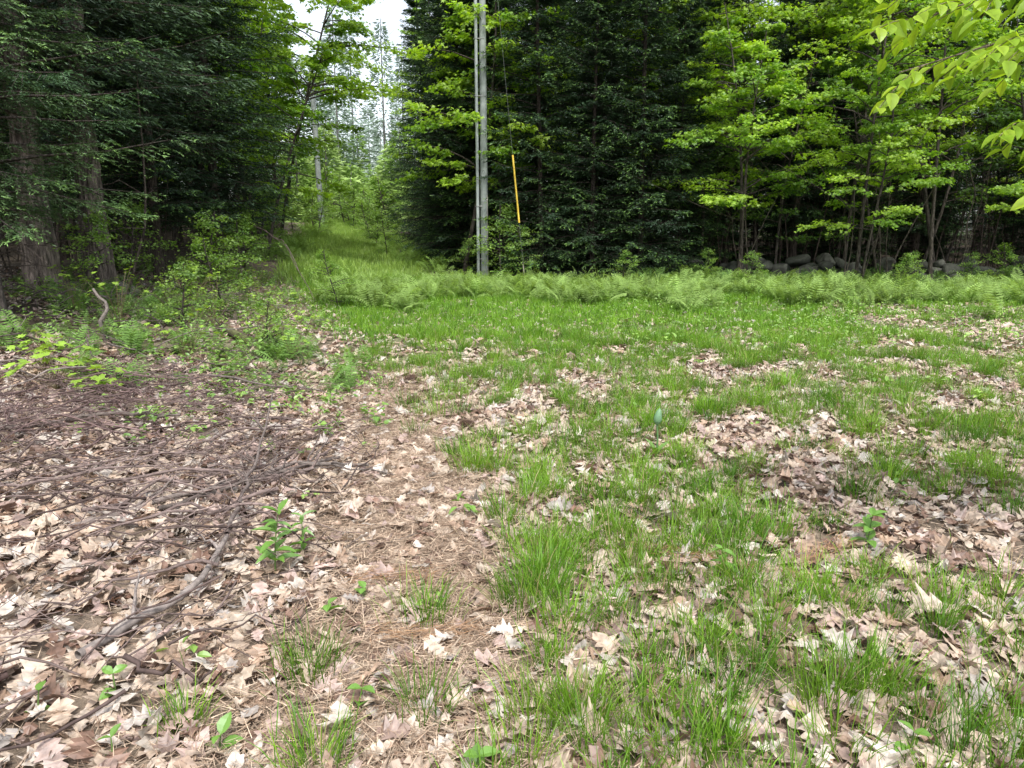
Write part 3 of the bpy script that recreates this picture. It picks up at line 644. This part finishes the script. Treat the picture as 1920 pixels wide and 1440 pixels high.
for i,(x,y,s) in enumerate([(-.3,21.2,1.1),(.3,20.9,.8),(-1.5,22.6,.6),(-5.4,13.4,.8),(-4.5,11.6,.65),(-6.2,17.2,.9),(-7.6,22.4,1.1),(-8.9,27,.9),(9.6,18.6,.5),(6.0,18.9,.5),(-12.2,42,1.2),(-8.0,42,1.1),(-11.2,52,1.6),(-13,55,2),(-9.5,58,2),(-7.,19.6,.9),(-10.3,32,1.2),(12,19.5,.5),(2.9,19.9,.5),(-4.2,9.3,.5),(-3.5,14.9,.6),(-2.9,8.9,.42),(-6.3,11.5,.7),(10.6,19.8,.5),(13.5,20.2,.6),(5.4,20.4,.5),(-5.5,15.3,.8),(-6.9,13.4,.8),(-9.9,47,1.3),(-10.8,49,1.5),(-9.2,50,1.4),(-11.4,46,1.1),(-9.0,35,1.0),(-6.2,34,.9),(-5.0,30,.9),(-9.9,38,1.1),(-7.1,38,1.0)]): T("shrub",bush[i%2],x,y,s)
def blocked(x,y):
    if y<25 and x>-6.5-.12*(y-8) : return True
    if y<7: return True
    if y<24 and x>-9.5: return True
    if left_b(y)-1.2<x<right_b(y)+1.4 and y<60: return True
    u=x/y
    if -.30<u<-.10 and y>24: return True
    return False
cnt=0
for tr in range(6000):
    if cnt>=215: break
    y=7+58*U(0,1);x=U(-1,1)*(y*.8+6)
    if blocked(x,y): continue
    if min((x-p[0])**2+(y-p[1])**2 for p in used)<1.6**2: continue
    k=U(0,1)
    if k<.50: TT("pine_tree",pine[R.integers(0,3)],x,y,U(.7,1.1),(R.normal(0,.03),R.normal(0,.03)))
    elif k<.70: TT("spruce_tree",spruce[R.integers(0,2)],x,y,U(.8,1.1))
    elif k<.80: TT("fir_tree",fir[R.integers(0,3)],x,y,U(.3,.9))
    else: TT("maple_tree",(mapled+maple)[R.integers(0,5)],x,y,U(.9,1.4),(R.normal(0,.08),R.normal(0,.08)))
    cnt+=1
for i in range(90):
    y=U(27,60);x=U(-1,1)*y*.75
    if blocked(x,y): continue
    T("fir_sapling",fir[i%3],x,y,U(.22,.45))
for i in range(12):
    an=U(0,np.pi);r=U(20,28);T("pine_tree",pine[i%3],-r*math.cos(an),-r*math.sin(an)-2,U(.8,1.1))
a=Acc()
def stem(x,y,h,r,c,lean=.5,tw=4):
    q=wob([gp(x,y,0),(x+R.normal(0,lean*.4),y,h*.5),(x+R.normal(0,lean),y+R.normal(0,.3),h)],7,.05);tube(a,q,np.linspace(r,r*.3,7),5,c)
    for j in range(tw):
        k=R.integers(1,6);az=U(0,6.28);L=U(.3,1.2);tube(a,wob([q[k],q[k]+[L*.5*math.cos(az),L*.5*math.sin(az),U(0,.3)],q[k]+[L*math.cos(az),L*math.sin(az),U(-.2,.5)]],5,.03),np.linspace(r*.4,.002,5),3,c)
for i in range(170):
    y=U(22.8,34);x=U(4.,y*.72);stem(x,y,U(3,8),U(.010,.030),mixc((.05,.038,.032),(.14,.11,.09),U(0,1)),.7)
for (x,y) in [(6.4,21.0),(8.7,18.9),(10.2,20.8),(12.6,21.4),(4.9,22.6)]:
    for j in range(4): stem(x+R.normal(0,.15),y+R.normal(0,.1),U(3,6),U(.012,.026),mixc((.075,.062,.05),(.14,.12,.095),U(0,1)),1.1,6)
for i in range(60):
    y=U(12,28);x=left_b(y)-2.8-U(0,7);stem(x,y,U(3,8),U(.012,.03),mixc((.06,.048,.04),(.14,.115,.095),U(0,1)),.5,5)
a.obj("understory_stems",[M_bark])
# distant trees
a=Acc()
M_far=leafmat("distant_foliage",.3,0,.6,.25,.3,0,(1,1,.8))
def fartree(x,y,H,col,n=2600,r=2.3,c0=.12,w=.16):
    z=float(gz(x,y));t=np.linspace(0,1,6);tube(a,np.stack([x+0*t,y+0*t,z+t*H],1),np.linspace(.15,.03,6),5,(.24,.23,.22))
    h=c0+(1-c0)*U(0,1,n)**1.1;lay=np.floor(h*22)/22;h=lay+.018*R.normal(0,1,n);h=np.clip(h,c0,1)
    rr=r*(1-h)**.75*np.sqrt(U(0,1,n))*(.6+.5*vnoise(lay*91,U(0,1,n)*0+x,5))+.05;an=U(0,6.28,n)
    p=np.stack([x+rr*np.cos(an),y+rr*np.sin(an),z+h*H-rr*.2],1)
    d=np.stack([np.cos(an),np.sin(an),R.normal(-.1,.3,n)],1)
    spikes(a,p,d,np.tile([0,0,1.],(n,1))+R.normal(0,.7,(n,3)),U(.35,.8,n),w,np.array(col)*U(.7,1.2,(n,1)),0,True)
for i in range(140):
    y=U(66,105);u=U(-.85,.85)
    if -.245<u<-.115: continue
    fartree(u*y,y,U(15,22),mixc((.06,.11,.055),(.13,.22,.07),U(0,1)),1800,3.8,.01)
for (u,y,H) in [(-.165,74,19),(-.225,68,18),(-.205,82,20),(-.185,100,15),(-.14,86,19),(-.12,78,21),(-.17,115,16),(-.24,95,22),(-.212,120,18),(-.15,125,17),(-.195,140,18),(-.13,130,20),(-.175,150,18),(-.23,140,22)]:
    fartree(u*y,y,H,mixc((.26,.35,.27),(.42,.50,.45),sst(70,140,y)),2200,2.9,.05,.14)  # aerial haze painted into the foliage colour, paler with distance
for i in range(44):
    y=U(58,74);u=U(-.3,-.10);fartree(u*y,y,U(2.5,8.5),mixc((.22,.36,.08),(.37,.51,.18),U(0,1)),1000,2.6,.01)
a.obj("distant_trees",[M_far])
# ---------------------------------------------------------------- overhanging beech branch (tree stands right of the camera)
a=Acc()
t=np.linspace(0,1,12);tube(a,np.stack([3.9+.15*t,2.7+0*t,t*6-.1],1),.09*(1-.7*t),10,(.28,.27,.25))
BT=[ovalT(w=.27),ovalT(w=.30)]
BTt=[1-.25*np.exp(-(v[0][:,1]/.03)**2) for v in BT]
def bbranch(p0,p1,nt):
    p0=np.array(p0);p1=np.array(p1)
    q=np.array([p0*(1-s)+p1*s+np.array([0,0,.12*math.sin(s*3.1)]) for s in np.linspace(0,1,12)])
    tube(a,q,np.linspace(.012,.0025,12),5,(.2,.16,.12))
    ax=nrmz(p1-p0)
    for i in range(nt):
        s=.15+.85*i/nt;p=p0*(1-s)+p1*s+np.array([0,0,.12*math.sin(s*3.1)])
        az=math.atan2(ax[1],ax[0])+(1 if i%2 else -1)*U(.4,.95);L=U(.25,.48)*(1.15-.5*s)
        e=np.array([math.cos(az),math.sin(az),U(-.4,.05)])*L
        ss=np.linspace(0,1,5)[:,None];w=p+e*ss-np.array([0,0,.08])*ss**2;tube(a,w,.002,4,(.22,.2,.1))
        m=int(L/.03)
        for j in range(m):
            f=(j+1)/m;pp=p+e*f-np.array([0,0,.08])*f*f;az2=az+(1 if j%2 else -1)*.8
            inst(a,*BT[j%2],pp[None],rotm(np.array([az2]),np.array([U(.1,.85)]),np.array([R.normal(0,.45)]),U(.06,.095)),mixc((.22,.38,.03),(.40,.56,.06),U(0,1)),1,BTt[j%2])
for (p0,p1,n) in [((4.0,2.7,2.5),(1.45,2.95,2.12),24),((4.0,2.7,2.75),(1.5,3.15,2.32),24),((4.0,2.7,2.95),(1.6,3.3,2.52),22),((4.0,2.7,2.3),(1.9,3.0,1.92),20),((4.0,2.7,2.1),(2.0,2.9,1.8),14),((4.0,2.7,3.0),(1.75,3.0,2.4),22),((4.0,2.7,2.8),(2.2,3.5,2.3),20),((4.0,2.7,2.6),(1.8,2.8,2.2),20),((4.,2.7,3.5),(3.4,4.6,2.8),10),((4,2.7,3.6),(5.5,2,3.3),10)]:
    bbranch(p0,p1,n)
a.obj("beech_tree",[M_bark,M_beech])
# ---------------------------------------------------------------- light
SE=60;sx,sy=.12,-.75
w=bpy.data.worlds.new("World");scene.world=w;w.use_nodes=True;nt=w.node_tree;nt.nodes.clear()
out=nt.nodes.new('ShaderNodeOutputWorld');bg=nt.nodes.new('ShaderNodeBackground');sky=nt.nodes.new('ShaderNodeTexSky')
sky.sky_type='NISHITA';sky.sun_disc=False;sky.sun_elevation=math.radians(SE);sky.sun_rotation=math.atan2(sx,sy);sky.air_density=1.0;sky.dust_density=3
hs=nt.nodes.new('ShaderNodeHueSaturation');hs.inputs['Saturation'].default_value=.4;hs.inputs['Value'].default_value=2.5
nt.links.new(sky.outputs[0],hs.inputs['Color']);nt.links.new(hs.outputs[0],bg.inputs[0]);bg.inputs[1].default_value=.15;nt.links.new(bg.outputs[0],out.inputs[0])
sl=bpy.data.lights.new("sun",'SUN');sl.energy=3.2;sl.angle=math.radians(8);sl.color=(1,.97,.90)
so=bpy.data.objects.new("sun",sl);COLL.objects.link(so)
hd=np.array([sx,sy])/math.hypot(sx,sy)*math.cos(math.radians(SE));dv=Vector((hd[0],hd[1],math.sin(math.radians(SE))))
so.rotation_euler=dv.to_track_quat('Z','Y').to_euler();so.location=(0,-10,30)
cam=bpy.data.cameras.new("camera");cam.lens=26;cam.sensor_width=36;cam.clip_end=2000;cam.clip_start=.05
co=bpy.data.objects.new("camera",cam);COLL.objects.link(co);co.location=(0,0,1.55);co.rotation_euler=(math.radians(90-11.8),0,0);scene.camera=co
scene.view_settings.view_transform='Standard';scene.view_settings.look='None';scene.view_settings.exposure=0
